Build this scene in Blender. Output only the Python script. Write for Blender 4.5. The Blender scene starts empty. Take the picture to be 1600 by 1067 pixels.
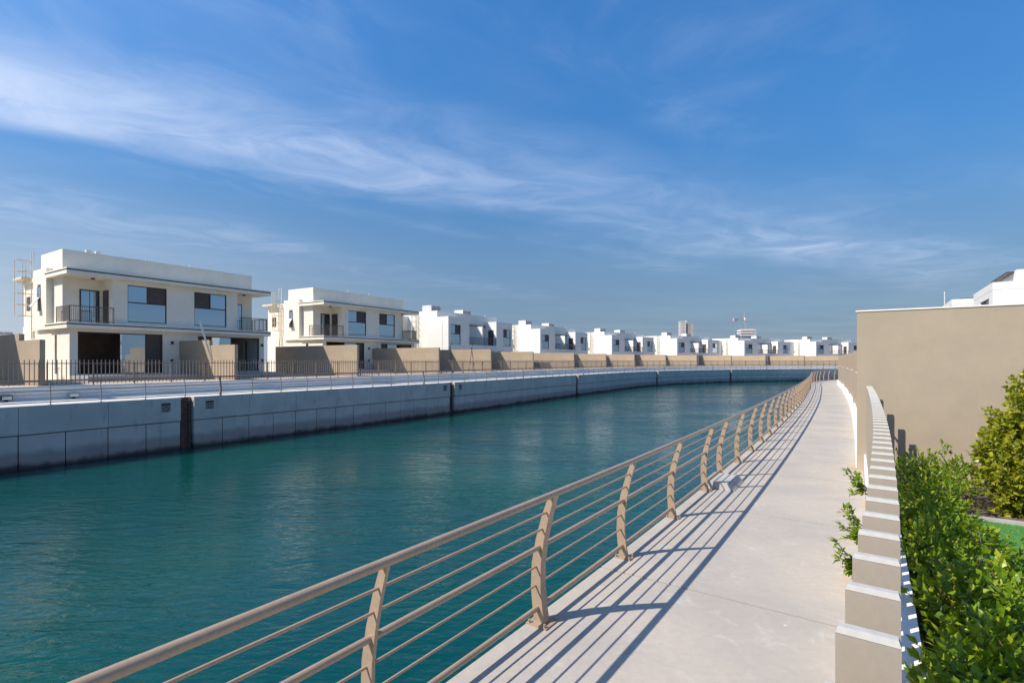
import bpy, math, random
from mathutils import Vector, Matrix
R = math.radians
rnd = random.Random(7)
S = bpy.context.scene
COL = S.collection

# ------------------------------------------------------------------ camera, sky, sun, exposure
CAMH, F, HOR = 2.2, 800.0, 563.0
cam = bpy.data.cameras.new('camera'); co = bpy.data.objects.new('camera', cam); COL.objects.link(co)
co.location = (0, 0, CAMH); co.rotation_euler = (R(90), 0, 0)
cam.sensor_width = 36; cam.lens = 36 * F / 1600; cam.shift_y = (HOR - 533.5) / 1600
cam.clip_start = 0.05; cam.clip_end = 6000
S.camera = co
S.view_settings.view_transform = 'Standard'; S.view_settings.look = 'None'
S.view_settings.exposure = 0.5; S.view_settings.gamma = 1

SUNV = Vector((-0.972, -0.34, 1.0)).normalized()          # towards the sun
sun = bpy.data.lights.new('sun', 'SUN'); sun.energy = 4.05; sun.angle = R(0.53); sun.color = (1.0, 0.93, 0.83)
so = bpy.data.objects.new('sun', sun); COL.objects.link(so)
so.rotation_euler = (-SUNV).to_track_quat('-Z', 'Y').to_euler()

W = bpy.data.worlds.new('World'); S.world = W; W.use_nodes = True
nt = W.node_tree; nt.nodes.clear()
def N(t, typ, **kw):
    n = t.nodes.new(typ)
    for k, v in kw.items():
        if hasattr(n, k): setattr(n, k, v)
    return n
def math_node(t, op, a, b=None, c=None, clamp=False):
    n = N(t, 'ShaderNodeMath', operation=op); n.use_clamp = clamp
    for i, v in enumerate((a, b, c)):
        if v is None: continue
        if isinstance(v, (int, float)): n.inputs[i].default_value = v
        else: t.links.new(v, n.inputs[i])
    return n.outputs[0]
def maprange(t, v, a, b, lo=0.0, hi=1.0, smooth=True):
    n = N(t, 'ShaderNodeMapRange'); n.interpolation_type = 'SMOOTHSTEP' if smooth else 'LINEAR'
    t.links.new(v, n.inputs[0])
    for i, x in enumerate((a, b, lo, hi)): n.inputs[i + 1].default_value = x
    return n.outputs[0]
def mixrgb(t, fac, a, b, blend='MIX'):
    n = N(t, 'ShaderNodeMix', data_type='RGBA', blend_type=blend)
    for i, v in ((0, fac), (6, a), (7, b)):
        if isinstance(v, (int, float)): n.inputs[i].default_value = v
        elif isinstance(v, (tuple, list)): n.inputs[i].default_value = (*v[:3], 1)
        else: t.links.new(v, n.inputs[i])
    return n.outputs[2]
def noise(t, vec, scale, detail=4, rough=0.55, dist=0.0):
    n = N(t, 'ShaderNodeTexNoise'); n.inputs['Scale'].default_value = scale
    n.inputs['Detail'].default_value = detail; n.inputs['Roughness'].default_value = rough
    n.inputs['Distortion'].default_value = dist
    if vec is not None: t.links.new(vec, n.inputs['Vector'])
    return n.outputs[0]

sky = N(nt, 'ShaderNodeTexSky'); sky.sky_type = 'NISHITA'; sky.sun_disc = False
sky.sun_elevation = math.asin(SUNV.z); sky.sun_rotation = math.atan2(SUNV.x, SUNV.y)
sky.altitude = 0; sky.air_density = 1.0; sky.dust_density = 0.3; sky.ozone_density = 2.2
hs = N(nt, 'ShaderNodeHueSaturation'); hs.inputs['Saturation'].default_value = 1.40; hs.inputs['Value'].default_value = 0.97
hs.inputs['Hue'].default_value = 0.502
nt.links.new(sky.outputs[0], hs.inputs['Color'])
# high thin cirrus: the view direction is carried up to a flat layer and streaked noise is laid in it
tc = N(nt, 'ShaderNodeTexCoord'); sx = N(nt, 'ShaderNodeSeparateXYZ'); nt.links.new(tc.outputs['Generated'], sx.inputs[0])
zz = math_node(nt, 'MAXIMUM', sx.outputs[2], 0.03)
px_ = math_node(nt, 'DIVIDE', sx.outputs[0], zz); py_ = math_node(nt, 'DIVIDE', sx.outputs[1], zz)
u_ = math_node(nt, 'ADD', math_node(nt, 'MULTIPLY', px_, 0.84), math_node(nt, 'MULTIPLY', py_, 0.542))
q_ = math_node(nt, 'ADD', math_node(nt, 'MULTIPLY', px_, -0.542), math_node(nt, 'MULTIPLY', py_, 0.84))
def vec3(t, x, y, z=0.0):
    c = N(t, 'ShaderNodeCombineXYZ')
    for i, v in enumerate((x, y, z)):
        if isinstance(v, (int, float)): c.inputs[i].default_value = v
        else: t.links.new(v, c.inputs[i])
    return c.outputs[0]
vs = vec3(nt, math_node(nt, 'MULTIPLY', u_, 0.55), math_node(nt, 'MULTIPLY', q_, 1.0))
warp = noise(nt, vs, 1.1, 3, 0.5)
q2 = math_node(nt, 'ADD', q_, math_node(nt, 'MULTIPLY', math_node(nt, 'SUBTRACT', warp, 0.5), 0.9))
vs2 = vec3(nt, math_node(nt, 'MULTIPLY', u_, 0.95), math_node(nt, 'MULTIPLY', q2, 1.35), 3.1)
fine = noise(nt, vs2, 1.7, 9, 0.6, 1.1)
broad = noise(nt, vec3(nt, math_node(nt, 'MULTIPLY', u_, 0.45), q_, 7.7), 0.75, 3, 0.5)
# the long band overhead, sharper on its far side, and its soft fan
b1 = math_node(nt, 'MULTIPLY', maprange(nt, q2, 1.35, 2.6), maprange(nt, q2, 3.2, 2.68))
b2 = math_node(nt, 'MULTIPLY', b1, maprange(nt, fine, 0.25, 0.8, 0.30, 1.0))
veil = math_node(nt, 'MULTIPLY', maprange(nt, broad, 0.42, 0.72), maprange(nt, fine, 0.35, 0.75, 0.1, 1.0))
low = maprange(nt, sx.outputs[2], 0.36, 0.0, 0.0, 0.85)
lown = math_node(nt, 'MULTIPLY', low, maprange(nt, noise(nt, vs, 0.5, 4, 0.5), 0.3, 0.7, 0.8, 1.0))
# cirrus frays out to the north-east
fade = maprange(nt, u_, 3.6, -0.9, 0.5, 1.0)
cl = math_node(nt, 'ADD', math_node(nt, 'MULTIPLY', math_node(nt, 'MULTIPLY', math_node(nt, 'MULTIPLY', b2, maprange(nt, broad, 0.3, 0.62, 0.5, 1.0)), 0.78), fade), math_node(nt, 'ADD', math_node(nt, 'MULTIPLY', veil, 0.24), 0.03))
bl1 = math_node(nt, 'MULTIPLY', maprange(nt, math_node(nt, 'ABSOLUTE', math_node(nt, 'ADD', u_, 0.75)), 1.2, 0.0), maprange(nt, math_node(nt, 'ABSOLUTE', math_node(nt, 'ADD', q2, -2.55)), 0.6, 0.0))
cl = math_node(nt, 'ADD', cl, math_node(nt, 'MULTIPLY', bl1, 0.34), clamp=True)
cl = math_node(nt, 'MULTIPLY', cl, maprange(nt, sx.outputs[2], 0.06, 0.2))
dim = maprange(nt, sx.outputs[2], 0.0, 0.6, 0.40, 1.0)          # hazier, greyer air low down all round
skyc = mixrgb(nt, 1.0, hs.outputs[0], vec3(nt, dim, dim, dim), 'MULTIPLY')
# low haze is paler towards the sun's side of the horizon
sd = math_node(nt, 'ADD', math_node(nt, 'MULTIPLY', sx.outputs[0], -0.944), math_node(nt, 'MULTIPLY', sx.outputs[1], -0.33))
hz_ = mixrgb(nt, maprange(nt, sd, -0.35, 0.75), (0.92, 1.38, 2.2), (3.0, 3.35, 4.2))
skyc = mixrgb(nt, lown, skyc, hz_)
skyc = mixrgb(nt, cl, skyc, (3.7, 4.25, 5.4))
bg = N(nt, 'ShaderNodeBackground'); bg.inputs[1].default_value = 0.14
nt.links.new(skyc, bg.inputs[0])
wo = N(nt, 'ShaderNodeOutputWorld'); nt.links.new(bg.outputs[0], wo.inputs[0])

# ------------------------------------------------------------------ materials
MATS = {}
def mat(name, col, rough=0.8, var=0.12, scale=3.0, bump=0.0, bscale=60.0, metal=0.0, spec=0.5, stain=None, dark=0.0, coord='Object'):
    """plain procedural surface: base colour with two scales of blotching, grain relief, roughness break-up"""
    if name in MATS: return MATS[name]
    m = bpy.data.materials.new(name); m.use_nodes = True; t = m.node_tree
    p = t.nodes['Principled BSDF']; c = N(t, 'ShaderNodeNewGeometry').outputs['Position'] if coord == 'World' else N(t, 'ShaderNodeTexCoord').outputs[coord]
    n1 = noise(t, c, scale, 6, 0.6); n2 = noise(t, c, scale * 9, 4, 0.6)
    v = math_node(t, 'ADD', math_node(t, 'MULTIPLY', maprange(t, n1, 0.3, 0.7, -1, 1), var), math_node(t, 'MULTIPLY', maprange(t, n2, 0.3, 0.7, -1, 1), var * 0.45))
    v = math_node(t, 'ADD', v, 1.0)
    cc = mixrgb(t, 1.0, col, vec3(t, v, v, v), 'MULTIPLY')
    if stain:
        sm = maprange(t, noise(t, c, stain[1], 7, 0.65, 0.4), stain[2], stain[2] + 0.16)
        cc = mixrgb(t, math_node(t, 'MULTIPLY', sm, stain[3]), cc, stain[0])
    t.links.new(cc, p.inputs['Base Color'])
    t.links.new(maprange(t, n2, 0.3, 0.7, max(0.02, rough - 0.08), min(1, rough + 0.08)), p.inputs['Roughness'])
    p.inputs['Metallic'].default_value = metal; p.inputs['Specular IOR Level'].default_value = spec
    if bump:
        b = N(t, 'ShaderNodeBump'); b.inputs['Strength'].default_value = bump; b.inputs['Distance'].default_value = 0.01
        t.links.new(noise(t, c, bscale, 5, 0.65), b.inputs['Height']); t.links.new(b.outputs[0], p.inputs['Normal'])
    MATS[name] = m; return m

M_CREAM = mat('cream_render', (0.82, 0.765, 0.645), 0.9, 0.05, 0.6, 0.25, 90, stain=((0.5, 0.46, 0.38), 0.9, 0.62, 0.25))
M_WHITE = mat('white_render', (0.80, 0.775, 0.715), 0.9, 0.04, 0.6, 0.2, 90, stain=((0.6, 0.57, 0.5), 0.8, 0.63, 0.22))
M_TAN = mat('tan_render', (0.375, 0.295, 0.205), 0.92, 0.06, 0.7, 0.35, 110, stain=((0.36, 0.29, 0.2), 0.8, 0.6, 0.3))
M_TANB = mat('tan_render_weathered', (0.40, 0.328, 0.235), 0.92, 0.07, 0.45, 0.4, 90, stain=((0.345, 0.28, 0.2), 0.55, 0.52, 0.45))
M_TRIM = mat('dark_trim', (0.055, 0.05, 0.05), 0.5, 0.1, 3)
M_FRAME = mat('window_frame_dark', (0.035, 0.035, 0.04), 0.4, 0.1, 4)
M_DOOR = mat('dark_door', (0.075, 0.055, 0.048), 0.55, 0.15, 5)
M_ROOM = mat('bare_room', (0.34, 0.25, 0.21), 0.95, 0.25, 1.0)
M_IRON = mat('dark_bronze_iron', (0.13, 0.105, 0.09), 0.5, 0.12, 4)
M_FENCE = mat('taupe_fence_paint', (0.19, 0.15, 0.125), 0.5, 0.12, 3)
M_RAIL = mat('bronze_rail_paint', (0.38, 0.275, 0.185), 0.3, 0.07, 5, 0.06, 200, stain=((0.3, 0.22, 0.16), 6, 0.66, 0.5))
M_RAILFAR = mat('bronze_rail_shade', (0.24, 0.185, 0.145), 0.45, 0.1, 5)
M_BLADE = mat('taupe_blade_paint', (0.37, 0.31, 0.245), 0.45, 0.05, 4, 0.05, 180, stain=((0.33, 0.26, 0.19), 5, 0.68, 0.4))
M_LADDER = mat('cream_ladder_paint', (0.66, 0.585, 0.43), 0.5, 0.08, 4)
M_RUST = mat('rusted_steel', (0.14, 0.075, 0.06), 0.75, 0.35, 7, stain=((0.26, 0.12, 0.08), 5, 0.55, 0.6))
M_GALV = mat('galvanised_sheet', (0.62, 0.62, 0.6), 0.55, 0.1, 3)
M_GRILLE = mat('unit_grille', (0.27, 0.27, 0.265), 0.6, 0.1, 5)
M_SAND = mat('sand', (0.55, 0.43, 0.31), 0.98, 0.15, 1.2, 0.6, 25, stain=((0.38, 0.29, 0.2), 0.8, 0.55, 0.6), coord='World')
M_PAVE = mat('pale_promenade', (0.62, 0.60, 0.56), 0.9, 0.06, 0.8, 0.2, 60, coord='World')
M_PLINTH = mat('plinth_concrete', (0.84, 0.785, 0.70), 0.92, 0.07, 0.7, 0.3, 70, stain=((0.6, 0.58, 0.55), 0.9, 0.58, 0.4), coord='World')
M_WPLINTH = mat('white_plinth', (0.82, 0.80, 0.765), 0.85, 0.05, 1.5, 0.2, 90, stain=((0.62, 0.55, 0.45), 2.2, 0.62, 0.4), coord='World')
M_PATIO = mat('patio_tile', (0.36, 0.35, 0.34), 0.8, 0.08, 1.2)
M_SOIL = mat('soil', (0.15, 0.105, 0.07), 0.98, 0.3, 3, 0.9, 30, coord='World')
M_KERB = mat('kerb_concrete', (0.42, 0.39, 0.35), 0.9, 0.1, 3, 0.4, 60)
M_BLOCK = mat('cast_block', (0.44, 0.42, 0.38), 0.9, 0.12, 4, 0.5, 60, stain=((0.42, 0.38, 0.32), 5, 0.6, 0.5))
M_WOOD = mat('pale_plank', (0.62, 0.58, 0.5), 0.85, 0.12, 6)
M_BLACK = mat('black_metal', (0.02, 0.02, 0.022), 0.5, 0.1, 4)
M_TOWER = mat('tower_concrete', (0.72, 0.58, 0.50), 0.9, 0.08, 0.05)
M_TOWERW = mat('tower_white', (0.84, 0.77, 0.70), 0.9, 0.05, 0.05)
M_TGLASS = mat('tower_glass', (0.52, 0.42, 0.37), 0.2, 0.2, 0.1)
M_CRED = mat('crane_red_hazed', (0.52, 0.36, 0.34), 0.6, 0.1, 1)  # red paled towards the sky, distance haze mixed into the colour
M_CGREY = mat('crane_grey_hazed', (0.36, 0.40, 0.46), 0.6, 0.1, 1)  # grey drawn towards sky blue, haze painted in likewise
M_SIGN = mat('sign_plate', (0.22, 0.22, 0.21), 0.6, 0.15, 5)
M_BARK = mat('brown_stem', (0.16, 0.11, 0.07), 0.9, 0.2, 12)
M_PALELAMP = mat('lamp_housing', (0.5, 0.5, 0.5), 0.5, 0.1, 5)

def glass_mat():
    m = bpy.data.materials.new('tinted_window_glass'); m.use_nodes = True; t = m.node_tree; t.nodes.clear()
    g = N(t, 'ShaderNodeBsdfGlossy'); g.inputs['Color'].default_value = (0.62, 0.76, 0.90, 1); g.inputs['Roughness'].default_value = 0.012
    c = N(t, 'ShaderNodeTexCoord').outputs['Object']
    b = N(t, 'ShaderNodeBump'); b.inputs['Strength'].default_value = 0.05; b.inputs['Distance'].default_value = 0.05
    t.links.new(noise(t, c, 0.7, 2, 0.5), b.inputs['Height']); t.links.new(b.outputs[0], g.inputs['Normal'])
    tr = N(t, 'ShaderNodeBsdfTransparent'); tr.inputs[0].default_value = (0.42, 0.46, 0.5, 1)
    fr = N(t, 'ShaderNodeFresnel'); fr.inputs[0].default_value = 1.7
    f = maprange(t, fr.outputs[0], 0.0, 1.0, 0.62, 1.0, False)
    mx = N(t, 'ShaderNodeMixShader'); t.links.new(f, mx.inputs[0]); t.links.new(tr.outputs[0], mx.inputs[1]); t.links.new(g.outputs[0], mx.inputs[2])
    o = N(t, 'ShaderNodeOutputMaterial'); t.links.new(mx.outputs[0], o.inputs[0]); return m
M_GLASS = glass_mat()

def water_mat():
    m = bpy.data.materials.new('teal_canal_water'); m.use_nodes = True; t = m.node_tree; p = t.nodes['Principled BSDF']
    pos = N(t, 'ShaderNodeNewGeometry').outputs['Position']
    mp = N(t, 'ShaderNodeMapping'); mp.inputs['Rotation'].default_value = (0, 0, R(28)); mp.inputs['Scale'].default_value = (0.55, 1.35, 1)
    t.links.new(pos, mp.inputs[0]); v = mp.outputs[0]
    big = noise(t, v, 0.16, 3, 0.5)
    w1 = noise(t, v, 1.35, 3, 0.5, 0.9); w2 = noise(t, v, 4.2, 4, 0.55, 0.6)
    h = math_node(t, 'ADD', math_node(t, 'MULTIPLY', w1, 0.056), math_node(t, 'MULTIPLY', w2, 0.031))
    h = math_node(t, 'MULTIPLY', h, maprange(t, big, 0.36, 0.64, 0.55, 1.2))
    b = N(t, 'ShaderNodeBump'); b.inputs['Strength'].default_value = 1.0; b.inputs['Distance'].default_value = 1.0
    t.links.new(h, b.inputs['Height']); t.links.new(b.outputs[0], p.inputs['Normal'])
    turb = maprange(t, noise(t, pos, 0.09, 3, 0.5), 0.35, 0.68)
    t.links.new(mixrgb(t, turb, (0.0, 0.052, 0.050), (0.0, 0.064, 0.044)), p.inputs['Base Color'])
    p.inputs['Roughness'].default_value = 0.03; p.inputs['IOR'].default_value = 1.335
    return m
M_WATER = water_mat()

def quay_mat():
    m = bpy.data.materials.new('cast_quay_concrete'); m.use_nodes = True; t = m.node_tree; p = t.nodes['Principled BSDF']
    g = N(t, 'ShaderNodeNewGeometry'); pos = g.outputs['Position']; s = N(t, 'ShaderNodeSeparateXYZ'); t.links.new(pos, s.inputs[0])
    mp = N(t, 'ShaderNodeMapping'); mp.inputs['Scale'].default_value = (1, 1, 0.22); t.links.new(pos, mp.inputs[0])
    n1 = noise(t, pos, 0.8, 6, 0.62); drip = noise(t, mp.outputs[0], 3.2, 5, 0.6)
    c = mixrgb(t, maprange(t, n1, 0.3, 0.7), (0.61, 0.565, 0.51), (0.50, 0.462, 0.42))
    c = mixrgb(t, maprange(t, drip, 0.56, 0.74, 0, 0.5), c, (0.25, 0.24, 0.225))
    rp = N(t, 'ShaderNodeObjectInfo'); c = mixrgb(t, maprange(t, rp.outputs['Random'], 0, 1, 0.0, 0.22, False), c, (0.42, 0.405, 0.385))
    tz = math_node(t, 'ADD', s.outputs[2], math_node(t, 'MULTIPLY', math_node(t, 'SUBTRACT', noise(t, pos, 1.1, 5, 0.6), 0.5), 0.55))
    c = mixrgb(t, maprange(t, tz, -1.6, -2.0, 0, 0.6), c, (0.24, 0.17, 0.15))      # tide mark: weed and silt
    c = mixrgb(t, maprange(t, tz, -2.2, -2.52, 0, 0.92), c, (0.045, 0.024, 0.02))
    t.links.new(c, p.inputs['Base Color']); p.inputs['Roughness'].default_value = 0.9
    b = N(t, 'ShaderNodeBump'); b.inputs['Strength'].default_value = 0.4; b.inputs['Distance'].default_value = 0.01
    t.links.new(noise(t, pos, 30, 5, 0.65), b.inputs['Height']); t.links.new(b.outputs[0], p.inputs['Normal'])
    return m
M_QUAY = quay_mat()

def walk_mat():
    m = bpy.data.materials.new('brushed_walkway_concrete'); m.use_nodes = True; t = m.node_tree; p = t.nodes['Principled BSDF']
    pos = N(t, 'ShaderNodeNewGeometry').outputs['Position']; uv = N(t, 'ShaderNodeUVMap').outputs[0]
    s = N(t, 'ShaderNodeSeparateXYZ'); t.links.new(uv, s.inputs[0])
    n1 = noise(t, pos, 0.7, 7, 0.62, 0.3); n2 = noise(t, pos, 14, 5, 0.65); n3 = noise(t, pos, 3.1, 6, 0.7, 0.8)
    c = mixrgb(t, maprange(t, n1, 0.32, 0.68), (0.52, 0.445, 0.36), (0.405, 0.365, 0.315))
    c = mixrgb(t, maprange(t, n3, 0.54, 0.72, 0, 0.5), c, (0.60, 0.57, 0.52))
    c = mixrgb(t, maprange(t, n2, 0.35, 0.7, 0, 0.3), c, (0.33, 0.30, 0.26))
    rp = N(t, 'ShaderNodeObjectInfo'); c = mixrgb(t, maprange(t, rp.outputs['Random'], 0, 1, 0.0, 0.16, False), c, (0.40, 0.375, 0.34))
    # windblown sand caught along the plinth
    edge = maprange(t, math_node(t, 'ADD', s.outputs[0], math_node(t, 'MULTIPLY', math_node(t, 'SUBTRACT', noise(t, pos, 0.9, 5, 0.6), 0.5), 1.5)), 2.05, 2.27)
    sm = math_node(t, 'MULTIPLY', edge, maprange(t, noise(t, pos, 5, 5, 0.7), 0.35, 0.6))
    c = mixrgb(t, math_node(t, 'MULTIPLY', sm, 0.75), c, (0.50, 0.34, 0.18))
    sp = maprange(t, noise(t, pos, 9, 3, 0.5), 0.73, 0.76); c = mixrgb(t, math_node(t, 'MULTIPLY', sp, 0.6), c, (0.66, 0.64, 0.6))
    t.links.new(c, p.inputs['Base Color']); p.inputs['Roughness'].default_value = 0.88
    b = N(t, 'ShaderNodeBump'); b.inputs['Strength'].default_value = 0.35; b.inputs['Distance'].default_value = 0.006
    t.links.new(noise(t, pos, 75, 5, 0.7), b.inputs['Height']); t.links.new(b.outputs[0], p.inputs['Normal'])
    return m
M_WALK = walk_mat()
M_JOINT = mat('joint_filler', (0.17, 0.11, 0.065), 0.95, 0.2, 6, coord='World')

def leaf_mat(name, c1, c2, c3, yellow=0.03):
    m = bpy.data.materials.new(name); m.use_nodes = True; t = m.node_tree; p = t.nodes['Principled BSDF']
    g = N(t, 'ShaderNodeNewGeometry'); r = g.outputs['Random Per Island']
    rp = N(t, 'ShaderNodeValToRGB'); t.links.new(r, rp.inputs[0]); e = rp.color_ramp.elements
    e[0].position = 0; e[0].color = (*c1, 1); e[1].position = 0.6; e[1].color = (*c2, 1)
    x = e.new(1 - yellow * 2); x.color = (*c3, 1); x = e.new(1 - yellow + 0.001); x.color = (0.42, 0.33, 0.03, 1)
    t.links.new(rp.outputs[0], p.inputs['Base Color']); p.inputs['Roughness'].default_value = 0.38
    tl = N(t, 'ShaderNodeBsdfTranslucent'); t.links.new(mixrgb(t, 0.55, rp.outputs[0], (0.30, 0.38, 0.02)), tl.inputs[0])
    mx = N(t, 'ShaderNodeMixShader'); mx.inputs[0].default_value = 0.4
    o = t.nodes['Material Output']; t.links.new(p.outputs[0], mx.inputs[1]); t.links.new(tl.outputs[0], mx.inputs[2]); t.links.new(mx.outputs[0], o.inputs[0])
    return m
M_LEAF = leaf_mat('hedge_leaves', (0.10, 0.20, 0.008), (0.23, 0.35, 0.012), (0.42, 0.47, 0.03))
M_LEAFY = leaf_mat('yellow_green_leaves', (0.17, 0.19, 0.012), (0.36, 0.37, 0.025), (0.55, 0.52, 0.06), 0.02)
M_LEAFS = leaf_mat('strap_leaves', (0.06, 0.12, 0.012), (0.13, 0.2, 0.02), (0.22, 0.26, 0.04), 0.05)
M_GRASS = leaf_mat('turf_blades', (0.06, 0.23, 0.035), (0.09, 0.29, 0.04), (0.13, 0.34, 0.06), 0.0005)
M_TURF = mat('turf_backing', (0.07, 0.22, 0.04), 0.95, 0.2, 8, coord='World')

# ------------------------------------------------------------------ mesh helpers
class MB:
    def __init__(s): s.v = []; s.f = []; s.uv = None
    def poly(s, pts):
        i = len(s.v); s.v += [tuple(p) for p in pts]; s.f.append(tuple(range(i, i + len(pts)))); return s
    def box(s, x0, x1, y0, y1, z0, z1):
        i = len(s.v)
        s.v += [(x, y, z) for z in (z0, z1) for y in (y0, y1) for x in (x0, x1)]
        s.f += [tuple(i + k for k in q) for q in ((0, 2, 3, 1), (4, 5, 7, 6), (0, 1, 5, 4), (1, 3, 7, 5), (3, 2, 6, 7), (2, 0, 4, 6))]
        return s
    def hexa(s, lo, hi):                      # two quads (4 points each, same winding)
        i = len(s.v); s.v += [tuple(p) for p in lo] + [tuple(p) for p in hi]
        s.f += [(i + 3, i + 2, i + 1, i), (i + 4, i + 5, i + 6, i + 7)]
        for k in range(4): s.f.append((i + k, i + (k + 1) % 4, i + 4 + (k + 1) % 4, i + 4 + k))
        return s
    def prism(s, poly2, a, b, mapf):          # polygon in 2-D swept from a to b
        i = len(s.v); n = len(poly2)
        s.v += [tuple(mapf(p, a)) for p in poly2] + [tuple(mapf(p, b)) for p in poly2]
        s.f.append(tuple(i + k for k in range(n))); s.f.append(tuple(i + n + k for k in reversed(range(n))))
        for k in range(n): s.f.append((i + (k + 1) % n, i + k, i + n + k, i + n + (k + 1) % n))
        return s
    def tube(s, pts, r, n=8, cap=True):
        pts = [Vector(p) for p in pts]; i0 = len(s.v)
        for k, p in enumerate(pts):
            d = (pts[min(k + 1, len(pts) - 1)] - pts[max(k - 1, 0)]).normalized()
            up = Vector((0, 0, 1)) if abs(d.z) < 0.95 else Vector((1, 0, 0))
            a = d.cross(up).normalized(); b = a.cross(d)
            rr = r[k] if isinstance(r, (list, tuple)) else r
            for j in range(n):
                t = 2 * math.pi * j / n; s.v.append(tuple(p + a * rr * math.cos(t) + b * rr * math.sin(t)))
        for k in range(len(pts) - 1):
            for j in range(n):
                s.f.append((i0 + k * n + j, i0 + k * n + (j + 1) % n, i0 + (k + 1) * n + (j + 1) % n, i0 + (k + 1) * n + j))
        if cap:
            s.f.append(tuple(i0 + j for j in reversed(range(n)))); e = i0 + (len(pts) - 1) * n; s.f.append(tuple(e + j for j in range(n)))
        return s
    def wall(s, x0, x1, z0, z1, y0, y1, holes):   # wall in the xz-plane, y0 front, y1 back, with real openings
        xs = sorted({x0, x1, *[h[0] for h in holes], *[h[1] for h in holes]}); zs = sorted({z0, z1, *[h[2] for h in holes], *[h[3] for h in holes]})
        xs = [x for x in xs if x0 <= x <= x1]; zs = [z for z in zs if z0 <= z <= z1]
        def solid(i, j):
            if i < 0 or j < 0 or i >= len(xs) - 1 or j >= len(zs) - 1: return False
            cx, cz = (xs[i] + xs[i + 1]) / 2, (zs[j] + zs[j + 1]) / 2
            return not any(h[0] < cx < h[1] and h[2] < cz < h[3] for h in holes)
        for i in range(len(xs) - 1):
            for j in range(len(zs) - 1):
                if not solid(i, j): continue
                a, b, c, d = xs[i], xs[i + 1], zs[j], zs[j + 1]
                s.poly([(a, y0, c), (b, y0, c), (b, y0, d), (a, y0, d)]); s.poly([(a, y1, c), (a, y1, d), (b, y1, d), (b, y1, c)])
                if not solid(i - 1, j): s.poly([(a, y0, c), (a, y0, d), (a, y1, d), (a, y1, c)])
                if not solid(i + 1, j): s.poly([(b, y0, c), (b, y1, c), (b, y1, d), (b, y0, d)])
                if not solid(i, j - 1): s.poly([(a, y0, c), (a, y1, c), (b, y1, c), (b, y0, c)])
                if not solid(i, j + 1): s.poly([(a, y0, d), (b, y0, d), (b, y1, d), (a, y1, d)])
        return s
    def mesh(s, name, m, smooth=False):
        me = bpy.data.meshes.new(name); me.from_pydata(s.v, [], s.f)
        if s.uv:
            ul = me.uv_layers.new(name='UVMap')
            for l in me.loops: ul.data[l.index].uv = s.uv[l.vertex_index]
        me.materials.append(m); me.validate()
        if smooth: me.polygons.foreach_set('use_smooth', [True] * len(me.polygons))
        me.update(); return me
    def build(s, name, m, parent=None, smooth=False, loc=None, rz=0):
        return place(name, s.mesh(name, m, smooth), parent, loc, rz)
def place(name, me, parent=None, loc=None, rz=0):
    o = bpy.data.objects.new(name, me); COL.objects.link(o)
    if parent: o.parent = parent
    if loc is not None: o.location = loc
    if rz: o.rotation_euler = (0, 0, rz)
    return o
def tag(o, label, cat, group=None):
    o['label'] = label; o['category'] = cat
    if group: o['group'] = group
    return o
def thing(name, label, cat, loc=(0, 0, 0), rz=0, group=None):
    o = bpy.data.objects.new(name, None); COL.objects.link(o); o.empty_display_size = 0.3
    o.location = loc; o.rotation_euler = (0, 0, rz); return tag(o, label, cat, group)
def struct(o): o['kind'] = 'structure'; return o
def stuff(o): o['kind'] = 'stuff'; return o

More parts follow.
